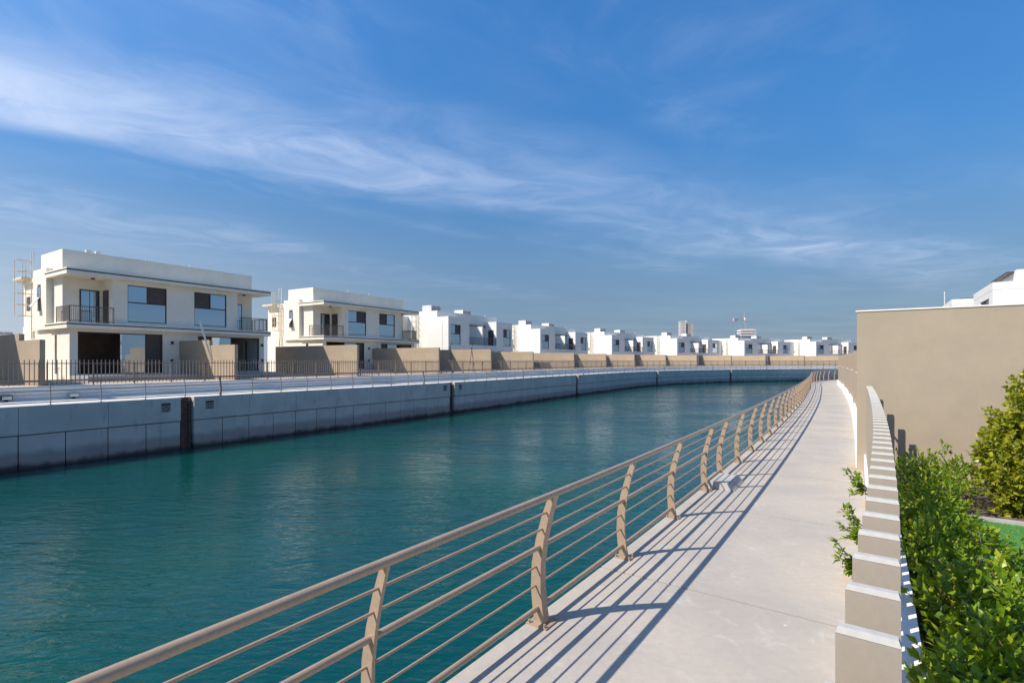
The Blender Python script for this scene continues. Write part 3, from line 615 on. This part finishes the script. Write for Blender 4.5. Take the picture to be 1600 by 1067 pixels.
def villa_b(label, origin, theta, z0, L, ztop, group, detail=True, flip=False):
    """boxy villa: two projecting wings, recessed balconies with a dividing fin between them"""
    t = thing('villa', label, 'house', (*origin, z0), R(90) - theta, group)
    k = ztop / 6.6; W = L * .285; P = 1.9; D = 10.5
    ZB, ZW1, ZP = 3.02 * k, 6.6 * k, 7.45 * k
    wz = (3.0 * k, 5.6 * k); wa = (L * .03, L * .165)
    wl = [(wa[0], wa[1], *wz)]; wr = [(L - wa[1], L - wa[0], *wz)]
    gz = (0.0, 2.25 * k)
    g1 = [(L * .03, L * .13, *gz), (L * .165, L * .262, *gz)]; g2 = [(L - e[1], L - e[0], e[2], e[3]) for e in g1]
    gm = [(L * .31, L * .47, *gz), (L * .53, L * .69, *gz)]
    lw = MB().wall(0, W, -.5, ZW1, 0, .22, wl + g1); lw.box(0, .22, .222, 4.6, -.5, ZW1).box(W - .22, W, .222, P + .2, ZB, ZW1 - .001).box(W - .22, W, .222, P, -.5, ZB)
    lw.build('wing_wall', M_WHITE, t)
    lw = MB().wall(L - W, L, -.5, ZW1, 0, .22, wr + g2); lw.box(L - .22, L, .222, 4.6, -.5, ZW1).box(L - W, L - W + .22, .222, P + .2, ZB, ZW1 - .001).box(L - W, L - W + .22, .222, P, -.5, ZB)
    lw.build('wing_wall', M_WHITE, t)
    MB().box(.222, W - .222, .222, 4.6, ZW1 - .5, ZW1 - .3).build('wing_roof', M_WHITE, t)
    MB().box(L - W + .222, L - .222, .222, 4.6, ZW1 - .5, ZW1 - .3).build('wing_roof', M_WHITE, t)
    MB().wall(W + .002, L - W - .002, -.5, ZB - .3, .02, .24, gm).build('ground_wall', M_WHITE, t)
    MB().box(W + .002, L - W - .002, 0.0, P, ZB - .298, ZB).build('balcony_slab', M_WHITE, t)
    for a, b, c, d in g1 + g2 + gm: f = MB().box(a, b, .1, .16, c, d).build('garden_door', M_FRAME, t); MB().box(a + .06, b - .06, .085, .098, c + .06, d - .06).build('pane', M_GLASS, f)
    # recessed wall with tall parapet above
    doors = [(L * .335, L * .42, ZB, ZB + 2.3), (L * .58, L * .665, ZB, ZB + 2.3)]
    MB().wall(0.3, L - 1.1, ZB, ZP, P + .22, P + .42, doors + [(0.3, W, ZB, ZW1 - .6), (L - W, L - 1.1, ZB, ZW1 - .6)]).build('recessed_wall', M_WHITE, t)
    for i, e in enumerate(doors): MB().box(e[0], e[1], P + .27, P + .33, e[2], e[3]).build('balcony_door', M_DOOR if i else M_FRAME, t)
    x = L - W - .03; MB().box(x, x + .028, .5, 1.45, ZB + .01, ZB + 2.35 * k).build('side_door', M_DOOR, t)
    MB().box(W + .01, L - W - .01, P - .1, P + .215, ZW1 - .72, ZW1 - .62).build('soffit_line', M_TRIM, t)  # dark line along the head of the recess
    MB().box(L / 2 - .1, L / 2 + .1, .1, P + .215, ZB + .001, ZW1 - .9).build('dividing_fin', M_WHITE, t)
    balcony_rail(t, [((W, .06), (L / 2 - .11, .06)), ((L / 2 + .11, .06), (L - W, .06))], ZB, 1.08 * k, .13)
    MB().box(.3, .5, P + .422, D, -.5, ZP).box(L - 1.3, L - 1.1, P + .422, D, 0, ZP).box(.502, L - 1.302, D - .2, D, -.5, ZP).build('main_walls', M_WHITE, t)
    MB().box(.502, L - 1.302, P + .43, D - .202, ZP - .55, ZP - .4).build('roof_deck', M_WHITE, t)
    MB().box(.51, L - 1.31, 5.0, 5.2, 0, ZP - .56).box(L / 2 - .1, L / 2 + .1, .3, 5.0, 0, ZB - .31).build('room_walls', M_ROOM, t)
    MB().box(.23, W - .23, .26, 4.9, ZB - .3, ZB).box(L - W + .23, L - .23, .26, 4.9, ZB - .3, ZB).build('upper_floor', M_ROOM, t)
    window(t, *wl[0], .08, True); window(t, *wr[0], .08, False)
    # side annex with canopy and roof ladder
    MB().box(-1.5, .298, 7.2, D, -.5, ZP - .55).build('rear_annex', M_WHITE, t)
    MB().box(-1.9, -1.502, 7.0, 8.6, ZP - 1.6, ZP - 1.4).build('rear_canopy', M_LADDER, t)
    MB().box(-.03, -.002, 1.0, 4.2, -.4, ZW1 - .9).build('side_panel', M_WHITE, t)
    cage_ladder(t, .298, 5.6, .6, ZP + .05, -1)
    MB().box(L - 1.098, L + .1, 5.5, D, -.5, ZP - .9).build('rear_annex', M_WHITE, t)
    cage_ladder(t, L - 1.098, 5.0, .6, ZP + .05, 1)
    roof_unit(t, L * .10, 4.2, ZP - .4, 2.0, 1.6, 1.35 * k); roof_unit(t, L * .55, 4.2, ZP - .4, 2.0, 1.6, 1.3 * k)
    MB().tube([(L * .82, 3.2, ZP - .4), (L * .82, 3.2, ZP + .3)], .06, 6).build('vent_pipe', M_GALV, t)
    return t

GRP = 'villas across the canal'
A1 = R(32.3)
C1 = Vector((-24.9, 38.5)); C2 = Vector((-15.34, 56.45))
ZH = 1.30
villa_a('cream two-storey twin villa nearest at left, with corner balconies and flat slabs', C1, A1, ZH, GRP, True)
villa_a('second cream twin villa from the left with corner balconies, behind tan walls', C2, R(31.2), ZH, GRP)
C0 = C1 - Vector((math.sin(A1), math.cos(A1))) * 20.3
villa_a('cream twin villa just outside the left edge, left of all others', C0, A1, ZH, GRP)
def P(px, Y): return Vector(((px - 800) / F * Y, Y))
BH = [((700.6, 66), (800.4, 79.5), 7.9, 'boxy white villa third from left, with recessed balconies and two black trestles before it'),
      ((844, 88), (918, 102), 7.66, 'boxy white villa fourth from left along the far bank'),
      ((955.8, 108), (1021.4, 119.5), 7.55, 'boxy white villa fifth from left, just left of the far pink tower'),
      ((1058, 122), (1123.7, 133), 7.45, 'boxy white villa sixth from left, below the far pink tower'),
      ((1163, 132), (1235, 141), 7.3, 'boxy white villa seventh from left, below the far crane'),
      ((1275, 140), (1345, 146), 7.3, 'boxy white villa rightmost on the far bank, half hidden by the tan wall')]
fronts = [(C1, A1, 6.62, 6.62), (C2, R(31.2), 6.62, 6.62)]
VB = []
for (a, b, zt, lab) in BH:
    A, B = P(*a), P(*b); L = (B - A).length; th = math.atan2((B - A).x, (B - A).y)
    VB.append((A, B)); villa_b(lab, A, th, ZH, L, zt - ZH, GRP)
# villa in the second row, glimpsed at the left edge
A = P(-60, 70); th = R(33)
villa_b('distant cream villa block in the second row at the left edge of the view', A, th, ZH, 7.5, 4.2, None)

# ------------------------------------------------------------------ garden party walls and picket fences on the far bank
ends = []                                     # (house-side point, kind)
def hp(C, th, x): return C + Vector((math.sin(th), math.cos(th))) * x
ends.append((hp(C1, A1, -9.9), True)); ends.append((hp(C1, A1, 0.0), True))
ends.append(((hp(C1, A1, 6.9) + hp(C2, R(31.2), -6.9)) / 2, False)); ends.append((hp(C2, R(31.2), 0), False))
ends.append(((hp(C2, R(31.2), 6.9) + VB[0][0]) / 2, False))
for i, (A, B) in enumerate(VB):
    ends.append(((A + B) / 2, False))
    if i < len(VB) - 1: ends.append(((B + VB[i + 1][0]) / 2, False))
WL = ['left of the nearest villa, stepped, cut by the left edge', 'at the middle of the nearest villa, stepped top', 'between the first and second villas', 'at the middle of the second villa', 'between the second and third villas, behind black trestles',
      'at the middle of the third villa', 'between the third and fourth villas', 'at the middle of the fourth villa', 'between the fourth and fifth villas', 'at the middle of the fifth villa', 'between the fifth and sixth villas', 'at the middle of the sixth villa', 'between the sixth and seventh villas', 'at the middle of the seventh villa', 'between the seventh and last villas', 'at the middle of the last villa']
fence_s = []
for i, (e, stepped) in enumerate(ends):
    s = FAR.nearest(e.x, e.y); f = FO(s, 4.36); f2 = Vector((f.x, f.y)); d = e - f2; Lw = d.length - .02
    if not stepped and i % 2 == 0: d_ = d.normalized(); Lw += 3.0
    fence_s.append(s)
    t = thing('garden_wall', 'tan rendered garden wall ' + WL[i], 'wall', (f.x, f.y, ZG), math.atan2(d.y, d.x), 'tan garden walls on the far bank')
    ztop = 2.38 if stepped else (2.62 if i < 5 else 2.5)
    cuts = [0, 3.3, Lw] if stepped else [0, Lw * .33, Lw * .66, Lw]
    for k in range(len(cuts) - 1):
        z1 = ztop + (.38 if stepped and k else 0)
        MB().box(cuts[k] + (.006 if k else 0), cuts[k + 1], -.11, .11, -.2, z1).build('wall_panel', M_TAN, t)
gl = ['left of the first tan wall', 'before the left half of the nearest villa', 'before the right half of the nearest villa', 'before the left half of the second villa', 'before the right half of the second villa', 'before the left half of the third villa', 'before the right half of the third villa', 'before the left half of the fourth villa', 'before the right half of the fourth villa', 'before the left half of the fifth villa', 'before the right half of the fifth villa', 'before the left half of the sixth villa', 'before the right half of the sixth villa', 'before the left half of the seventh villa', 'before the right half of the seventh villa', 'before the left half of the last villa', 'right of the last far garden wall']
fb = [fence_s[0] - 8.0] + fence_s + [fence_s[-1] + 9.0]
pk = MB().box(-.017, .017, -.017, .017, .05, 1.33).mesh('picket', M_FENCE)
pp = MB().box(-.03, .03, -.03, .03, -.02, 1.2).mesh('post', M_FENCE)
for i in range(len(fb) - 1):
    a, b = fb[i] + .16, fb[i + 1] - .16
    t = thing('picket_fence', 'dark metal picket fence on the far bank ' + gl[i], 'fence', FO(a, 4.2, ZG + .02), 0, 'picket fences on the far bank')
    org = FO(a, 4.2, ZG + .02)
    for nm, z in (('bottom_rail', .22), ('top_rail', 1.14)):
        pts = [FO(a + (b - a) * k / 8, 4.2, ZG + .02 + z) - org for k in range(9)]
        MB().tube(pts, .024, 6).build(nm, M_FENCE, t)
    n = int((b - a) / .185); joined = MB()
    for k in range(n + 1):
        d = a + (b - a) * k / n; q = FO(d, 4.2, ZG + .02) - org
        if i < 8: place('picket', pk, t, q, FAR.ang(d))
        else:
            j0 = len(joined.v); joined.box(-.017, .017, -.017, .017, .05, 1.33); m4 = Matrix.Translation(q) @ Matrix.Rotation(FAR.ang(d), 4, 'Z')
            joined.v[j0:] = [tuple(m4 @ Vector(v)) for v in joined.v[j0:]]
    if i >= 8: stuff(joined.build('pickets', M_FENCE, t))
    m_ = max(1, round((b - a) / 1.95))
    for k in range(m_ + 1):
        d = a + (b - a) * k / m_; place('post', pp, t, FO(d, 4.26, ZG + .02) - org, FAR.ang(d))

# odds and ends on the far bank
e0, e1 = ends[1][0], Vector(FO(fence_s[1], 4.36)[:2]); dd = (e0 - e1).normalized(); q = e1 + dd * 2.6
pl = thing('plank', 'long pale plank leaning over the stepped wall of the nearest villa', 'plank', (q.x - .2, q.y - .1, ZG), A1)
MB().hexa([(-.06, .1, 1.2), (.06, .1, 1.2), (.06, .16, 1.2), (-.06, .16, 1.2)], [(-.06 - .75, .9, 4.1), (.06 - .75, .9, 4.1), (.06 - .75, .96, 4.1), (-.06 - .75, .96, 4.1)]).build('board', M_WOOD, pl)
for i, px in enumerate((703, 737)):
    d = FAR.from_px(px, 5.0, -1, 30, 120); p = FO(d, 5.0, ZG)
    t = thing('trestle', 'thin black trestle against the tan wall, %s of the pair' % ('left', 'right')[i], 'trestle', p, FAR.ang(d), 'black trestles behind the far fence')
    for sg in (-1, 1): MB().tube([(sg * .62, 0, 0), (sg * -.06, 0, 2.75)], .035, 6).build('leg', M_BLACK, t)
    MB().tube([(.05, 0, 2.6), (.16, 0, 3.3)], .03, 6).build('tip', M_BLACK, t); MB().tube([(-.36, 0, 1.1), (.36, 0, 1.1)], .02, 6).build('crossbar', M_BLACK, t)
for i, px in enumerate((10, 115)):
    d = FAR.from_px(px, 3.9, -1, 20, 80); p = FO(d, 3.9, ZF + .004)
    t = thing('floodlight', 'small %s floodlight box on the far promenade by the left edge' % ('dark', 'pale')[i], 'lamp', p, FAR.ang(d), 'floodlights on the far promenade')
    m = (M_BLACK, M_PALELAMP)[i]; MB().box(-.2, .2, -.12, .12, .1, .32).build('housing', m, t); MB().box(-.05, .05, -.05, .05, 0, .1).build('foot', M_TRIM, t); MB().box(-.17, .17, -.132, -.122, .13, .29).build('lens', M_GLASS, t)

# ------------------------------------------------------------------ far skyline
tw = thing('tower_block', 'pale pink high-rise far behind the sixth villa', 'tower', (*P(1073, 720), 0), R(-8))
for x0, x1, y0, z1, m, fl in ((-9, -1.2, 0, 57, M_TOWERW, 15), (1, 9, 2, 53, M_TOWER, 14), (-12, 11, 4, 24, M_TOWER, 6)):
    MB().box(x0 + .4, x1 - .4, y0 + .6, y0 + 14, 0, z1 - 1).build('core', M_TGLASS, tw)
    sl = MB().box(x0, x1, y0, y0 + 14.5, 0, .5).mesh('floor_band', m)
    for k in range(fl + 1): place('floor_band', sl, tw, (0, 0, z1 * k / fl - .3))
    cm = MB().box(-.35, .35, 0, .7, 0, z1).mesh('column', m)
    for k in range(5): place('column', cm, tw, (x0 + .4 + (x1 - x0 - .8) * k / 4, y0 + .02, 0))
MB().box(-1.2, 1, 3, 13, 0, 58).build('stair_core', M_TOWERW, tw)
bc = thing('office_block', 'grey unfinished block with white top floors under the crane', 'building', (*P(1168, 520), 0), R(-10))
MB().box(-5, 7, 0, 14, 0, 26).build('lower_body', M_CGREY, bc)
for k in range(3): MB().box(-6.5 , 8, -1, 15, 27 + 2.6 * k, 28.2 + 2.6 * k).build('floor_slab', M_TOWERW, bc)
MB().box(-5.5, 7, 0, 14, 26.5, 34).build('upper_core', M_TGLASS, bc)
cr = thing('tower_crane', 'red and grey tower crane on the skyline above the seventh villa', 'crane', (*P(1163, 560), 0), R(6))
def lattice(mb, a, b, w, n):
    a, b = Vector(a), Vector(b); d = (b - a).normalized(); up = Vector((0, 1, 0)) if abs(d.y) < .9 else Vector((1, 0, 0)); u = d.cross(up).normalized(); v = u.cross(d)
    cs = [u * w + v * w, u * w - v * w, -u * w - v * w, -u * w + v * w]
    for c in cs: mb.tube([a + c, b + c], .12, 4)
    for k in range(n):
        p, q = a.lerp(b, k / n), a.lerp(b, (k + 1) / n)
        for j in range(4): mb.tube([p + cs[j], q + cs[(j + 1) % 4]], .07, 4)
    return mb
lattice(MB(), (0, 0, 0), (0, 0, 47), 1.0, 22).build('mast', M_CRED, cr)
lattice(MB(), (0, 0, 47.5), (28, 0, 51.5), .7, 16).build('jib', M_CGREY, cr); lattice(MB(), (0, 0, 47.5), (-11, 0, 47.5), .7, 7).build('counter_jib', M_CGREY, cr)
MB().box(-12.5, -8.5, -1.3, 1.3, 45, 48).build('counterweight', M_CRED, cr); MB().box(-.9, 1.4, -2.4, -.9, 46, 48.6).build('cab', M_TOWERW, cr)
MB().tube([(0, 0, 47), (0, 0, 55)], .3, 6).build('apex', M_CRED, cr); MB().tube([(16, 0, 49), (16, 0, 30)], .1, 4).build('hoist_rope', M_CGREY, cr)

# ------------------------------------------------------------------ near bank: plinth, blade fence, tan party wall
s_wall = NEAR.nearest(7.03 - 1.75, 10.35 + 1.2)
q = NO(s_wall, 2.1); ww = s_wall
pw = thing('fence_plinth', 'white painted plinth under the near blade fence', 'plinth')
strip(NEAR, 1, 0.5, s_wall - .14, 2.235, 2.53, -.3, .33, .5).build('plinth_body', M_WPLINTH, pw)
pw2 = thing('fence_plinth', 'white painted plinth beside the far walkway beyond the big tan wall', 'plinth')
strip(NEAR, 1, s_wall + .14, NEAR.L - 2, 2.1, 2.53, -.3, .33, .5).build('plinth_body', M_WPLINTH, pw2)
BW, BT, BZ = .10, .027, 1.70
M_LITTOP = mat('sunlit_blade_top', (0.46, 0.44, 0.40), 0.6, 0.1, 6, stain=((0.5, 0.42, 0.32), 9, 0.68, 0.4))  # paler than the blades: sun and sky gleam on their tops, painted in
bl = MB().box(-BT / 2, BT / 2, -BW / 2, BW / 2, 0, BZ - .345); blade = bl.mesh('blade', M_BLADE)
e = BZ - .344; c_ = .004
cap = MB().hexa([(-BT / 2, -BW / 2, e), (BT / 2, -BW / 2, e), (BT / 2, BW / 2, e), (-BT / 2, BW / 2, e)], [(-BT / 2 + c_, -BW / 2 + c_, e + .012), (BT / 2 - c_, -BW / 2 + c_, e + .012), (BT / 2 - c_, BW / 2 - c_, e + .012), (-BT / 2 + c_, BW / 2 - c_, e + .012)]).mesh('lit_blade_top', M_LITTOP)  # thin top piece added to carry the painted gleam
s_cam = NEAR.nearest(-1.85, 1.35)
SPB = .228
def OF(d): return 2.318 - .04 * max(0, 1 - abs(d - s_cam) / 2.2)
def blade_fence(label, s0, s1):
    org = NO(s0, OF(s0), .33); t = thing('blade_fence', label, 'fence', org, 0, 'blade fences on the near bank')
    n = int((s1 - s0) / SPB)
    for k in range(n + 1):
        d = s0 + k * SPB; b = place('blade', blade, t, NO(d, OF(d), .332) - org, NEAR.ang(d)); place('lit_blade_top', cap, b)
    for z in (.22, 1.02):
        pts = [NO(s0 + (s1 - s0) * k / 40, OF(s0 + (s1 - s0) * k / 40) + .01, .33 + z) - org for k in range(41)]
        MB().tube(pts, .02, 6).build('rail', M_BLADE, t)
blade_fence('taupe blade fence in the right foreground above the white plinth', s_wall - 15.4, s_wall - .25)
nw = thing('garden_wall', 'tall smooth tan garden wall filling the right side behind the shrubs', 'wall', NO(s_wall, 2.12, 0), NEAR.ang(s_wall) - R(90))
MB().box(0, 9.5, -.12, .12, -.3, 3.17).build('wall_body', M_TANB, nw)
MB().box(-.02, 9.5, -.135, .135, 3.172, 3.2).build('coping', M_CREAM, nw)
names = ['first beyond the big tan wall', 'second beyond the big tan wall', 'third beyond the big tan wall', 'fourth beyond the big tan wall', 'fifth beyond the big tan wall', 'farthest along the walkway']
sp = s_wall
for i in range(6):
    s1 = sp + 7.4
    blade_fence('taupe blade fence beside the walkway, %s' % names[i], sp + .25, s1 - .15)
    t = thing('garden_wall', 'tan wall end above the walkway fences, %s' % names[i], 'wall', NO(s1, 2.2, 0), NEAR.ang(s1) - R(90), 'tan garden walls on the near bank')
    MB().box(0, 3.0, -.1, .1, -.3, 2.62).build('end_panel', M_TAN, t); MB().box(3.006, 8, -.1, .1, -.3, 3.1).build('inner_panel', M_TAN, t)
    sp = s1
# villas on this bank, above the tan wall
def villa_c(label, corner, z1, L, D, z2, up, extras):
    t = thing('villa', label, 'house', (corner.x, corner.y, 0), R(55), 'villas on the near bank')   # x along the canal, -y inland
    win = [(1.2, 4.4, z1 - 1.45, z1 - .85)]
    MB().wall(0, L, -.1, z1, 0, -.25, win).build('canal_wall', M_WHITE, t)
    MB().box(0, .25, -D, -.252, -.1, z1).box(L - .25, L, -D, -.252, -.1, z1).box(.252, L - .252, -D, -D + .25, -.1, z1).build('end_walls', M_WHITE, t)
    MB().box(.26, L - .26, -D + .26, -.26, z1 - .4, z1 - .2).build('roof_deck', M_WHITE, t)
    f = MB().box(1.2, 4.4, -.16, -.1, z1 - 1.45, z1 - .85).build('window', M_DOOR, t); MB().box(1.3, 2.7, -.098, -.09, z1 - 1.4, z1 - .9).build('pane', M_GLASS, f)
    MB().box(-.006, L + .006, -D, .006, z1 - .47, z1 - .445).build('groove_line', M_GALV, t)
    MB().box(up[0], up[1], -D, up[2], z1 - .19, z2).build('upper_block', M_WHITE, t)
    if extras == 1:
        f = MB().box(up[0] + .6, up[1] + 1.5, -3.2, up[2] + .35, z2 - .1, z2 - .02).build('roof_canopy', M_TRIM, t)
        MB().box(up[1] + 1.2, up[1] + 1.35, up[2] + .1, up[2] + .25, z1 - .19, z2 - .1).build('canopy_post', M_GALV, t)
    else:
        MB().box(4.2, 9.2, -2.6, -1.0, z1 - .2, z1 + .45).build('roof_tank', M_TRIM, t)
        MB().tube([(9.6, -.4, z1 - .2), (9.6, -.4, z1 + 1.7)], .05, 6).build('antenna', M_GALV, t)
villa_c('white villa with stepped roof above the tan wall at the right edge', P(1551, 31), 6.92, 7.0, 9, 7.62, (-.3 + .6, 4.2, -1.1), 1)
villa_c('white villa out of frame at right, seen only mirrored in far windows', Vector((16.3, 9.3)), 6.6, 18.0, 9, 7.5, (3, 14, -2.0), 1)
villa_c('lower white villa roof with dark tank and antenna above the tan wall', P(1487, 45), 7.55, 11.0, 9, 7.9, (0.5, 3.0, -2.2), 2)

# ------------------------------------------------------------------ planting
def leaf(mb, p, d, up, L, w, fold=.25, curl=.15):
    d = d.normalized(); sdir = d.cross(up)
    if sdir.length < 1e-3: sdir = Vector((1, 0, 0))
    sdir.normalize(); n = sdir.cross(d)
    a = p; m = p + d * L * .5 + n * (-fold * w * .4); tip = p + d * L - n * L * curl
    l = p + d * L * .45 + sdir * w + n * fold * w; r = p + d * L * .45 - sdir * w + n * fold * w
    i = len(mb.v); mb.v += [tuple(a), tuple(l), tuple(tip), tuple(r), tuple(m)]
    mb.f += [(i, i + 4, i + 1), (i + 4, i + 2, i + 1), (i, i + 3, i + 4), (i + 4, i + 3, i + 2)]
def rv(): return Vector((rnd.gauss(0, 1), rnd.gauss(0, 1), rnd.gauss(0, 1))).normalized()
def shrub(name, label, cat, base, rx, ry, h, n, size, m, rz=0, group=None, stems=7, shoots=24, slim=.3, lowz=.25):
    t = thing(name, label, cat, base, rz, group); st = MB(); fo = MB()
    nl = 9 if h < 1.2 else 22
    lobes = [(Vector((math.cos(2.4 * k + .7) * rnd.uniform(.25, .68) * rx, math.sin(2.4 * k + .7) * rnd.uniform(.25, .68) * ry, h * (lowz + (.84 - lowz) * ((k * 5) % nl) / (nl - 1.0)))), rnd.uniform(.38, .6) * (1 if nl == 9 else .72)) for k in range(nl)]
    for k in range(stems):
        c = lobes[k % nl][0]; a = Vector((c.x * .25, c.y * .25, -.02)); mid = a.lerp(c, .55) + Vector((rnd.uniform(-.05, .05), rnd.uniform(-.05, .05), 0))
        st.tube([a, mid, c], [.014 + .006 * h, .010, .004], 5)
    # leafy shoots: whorls of leaves along short twigs that stand out from each clump
    per = 9
    for k in range(n // per):
        c, r = lobes[rnd.randrange(nl)]; dvec = rv(); rr = r * (rnd.random() ** .45)
        p0 = Vector((c.x + dvec.x * rr * rx, c.y + dvec.y * rr * ry, max(.03, c.z + dvec.z * rr * h * .55)))
        ax = (dvec + Vector((0, 0, .75)) + rv() * .35).normalized(); Ls = size * rnd.uniform(1.6, 3.2)
        for j in range(per):
            f = j / (per - 1); p = p0 + ax * Ls * (f - .3); sd = rv(); sd = (sd - ax * sd.dot(ax)).normalized()
            d = (sd * (1.0 - .55 * f) + ax * (.35 + .8 * f)).normalized()
            leaf(fo, p, d, ax if abs(d.dot(ax)) < .95 else Vector((1, 0, 0)), size * (lsz := rnd.choice((.5, .7, .85, 1.0, 1.1, 1.4)) * rnd.uniform(.85, 1.15)), size * lsz * slim * rnd.uniform(.8, 1.25), rnd.uniform(.1, .4), rnd.uniform(-.05, .3))
        if k % 3 == 0: st.tube([p0 - ax * Ls * .6, p0 + ax * Ls * .6], .003, 4)
    stuff(st.build('stems', M_BARK, t)); stuff(fo.build('foliage', m, t)); return t
hd = ['at the bottom right corner beside the fence', 'by the fence, second from the bottom edge', 'by the fence, third from the bottom edge', 'by the fence, fourth from the bottom edge', 'by the fence, fifth from the bottom edge', 'by the fence, sixth from the bottom edge', 'by the fence, nearest the tan wall']
hs_ = [1.3, 2.5, 3.7, 4.9, 6.2, 7.6, 9.2]
for i, a in enumerate(hs_):
    d = s_cam + a; o = (3.1, 3.06, 2.97, 2.9, 2.88, 2.88, 2.95)[i]
    shrub('hedge_shrub', 'leafy green hedge shrub ' + hd[i], 'shrub', NO(d, o, -.02), .85, (.50, .47, .43, .38, .36, .34, .42)[i], (.62, .62, .62, .62, .62, .7, .85)[i], (6500, 6500, 5600, 4800, 4200, 3800, 3600)[i], (.062, .062, .06, .058, .055, .055, .05)[i], M_LEAF, NEAR.ang(d), 'hedge shrubs along the near fence', 10)
d = s_cam + 1.7; shrub('hedge_shrub', 'sunlit leafy green shrub at the lower right corner beside the lawn', 'shrub', NO(d, 3.75, -.02), .8, .5, .44, 3600, .06, M_LEAF, NEAR.ang(d), 'hedge shrubs along the near fence', 9)
d = s_cam + 3.6; shrub('hedge_shrub', 'sunlit low green shrub at the right edge below the lawn', 'shrub', NO(d, 3.6, -.02), .55, .22, .2, 1400, .055, M_LEAF, NEAR.ang(d), 'hedge shrubs along the near fence', 7)
d = s_cam + 6.4; shrub('hedge_shrub', 'thin light green shrub at the corner of the lawn and kerb', 'shrub', NO(d, 3.42, -.02), .45, .26, .5, 900, .05, M_LEAF, NEAR.ang(d), 'hedge shrubs along the near fence', 5)
d = s_cam + 10.3; shrub('hedge_shrub', 'light green shrub with strap-leaved plant before the tan wall', 'shrub', NO(d, 3.35, -.02), .4, .5, .62, 1900, .05, M_LEAF, NEAR.ang(d), 'hedge shrubs along the near fence', 6)
# big yellow-green bush
shrub('round_bush', 'tall yellow-green bush against the tan wall at the right edge', 'bush', (7.72, 7.4, -.02), .92, .86, 1.95, 24000, .075, M_LEAFY, R(10), None, 16, 24, .42, .06)
# strap-leaved plant
st_p = NO(s_cam + 10.6, 3.45, .15); t = thing('strap_plant', 'strap-leaved plant with red tips rising before the tan wall', 'plant', st_p)
for k in range(7):
    a = k * 2.4; dv = Vector((math.cos(a) * .35, math.sin(a) * .35, 1)).normalized(); L = rnd.uniform(.42, .68); sv = dv.cross(Vector((0, 0, 1))).normalized(); mb = MB()
    for j in range(6):
        f = j / 5; c = dv * L * f + Vector((math.cos(a), math.sin(a), -.3)) * (.12 * f * f); w = .035 * (1 - f ** 2) + .002
        mb.v += [tuple(c - sv * w), tuple(c + Vector((0, 0, -.006))), tuple(c + sv * w)]
    for j in range(5): b = 3 * j; mb.f += [(b, b + 1, b + 4, b + 3), (b + 1, b + 2, b + 5, b + 4)]
    mb.build('strap_leaf', M_LEAFS, t)
# sprigs that poke through the fence onto the walkway
for i, (ds, n) in enumerate(((7.9, 130), (5.9, 130), (4.9, 100))):
    d = s_cam + ds; p = NO(d, 2.2); zz_ = .62
    t = thing('fence_sprig', 'small leafy sprig poking through the near fence, %s of three' % ('top', 'middle', 'lowest')[i], 'sprig', (p.x, p.y, zz_ - .12), NEAR.ang(d), 'sprigs growing through the fence')
    st = MB(); fo = MB()
    for k in range(7):
        tip = Vector((rnd.uniform(-.16, .16), rnd.uniform(.06, .19), rnd.uniform(-.08, .33))); st.tube([(0, -.1, 0), tip * .6, tip], .004, 4)
        for j in range(n // 5):
            f = rnd.random(); leaf(fo, tip * f + rv() * .02, (rv() + Vector((0, .5, .4))), Vector((0, 0, 1)), rnd.uniform(.05, .085), .02)
    stuff(st.build('stems', M_BARK, t)); stuff(fo.build('leaves', M_LEAF, t))
# lawn with kerb
lx0, lx1 = s_cam - 1, s_cam + 9.3
lawn = struct(strip(NEAR, 1, lx0, lx1, 3.32, 9, -.02, .012, .6).build('lawn', M_TURF))
gr = MB(); g = random.Random(3)
for k in range(26000):
    d = lx0 + 4.2 + (lx1 - lx0 - 4.2) * g.random(); o = 3.33 + 2.6 * g.random(); p = NO(d, o, .011); a = g.random() * 6.28; h = g.uniform(.012, .026); dx, dy = math.cos(a) * .0025, math.sin(a) * .0025
    bx, by = g.uniform(-.01, .01), g.uniform(-.01, .01); i0 = len(gr.v); gr.v += [(p.x - dx, p.y - dy, p.z), (p.x + dx, p.y + dy, p.z), (p.x + bx, p.y + by, p.z + h)]; gr.f.append((i0, i0 + 1, i0 + 2))
go = stuff(gr.build('turf', M_GRASS)); tag(go, 'short bright green turf of the lawn at the right edge', 'grass')
kb = thing('lawn_kerb', 'pale concrete kerb edging the small lawn', 'kerb')
a = lx0
while a < lx1 - .1: strip(NEAR, 1, a + .004, min(a + .8, lx1) - .004, 3.2, 3.31, -.03, .05, .4).build('kerb_stone', M_KERB, kb); a += .8
o = 3.2
while o < 8: strip(NEAR, 1, lx1 + .002, lx1 + .11, o + .004, o + .796, -.03, .05, .2).build('kerb_stone', M_KERB, kb); o += .8
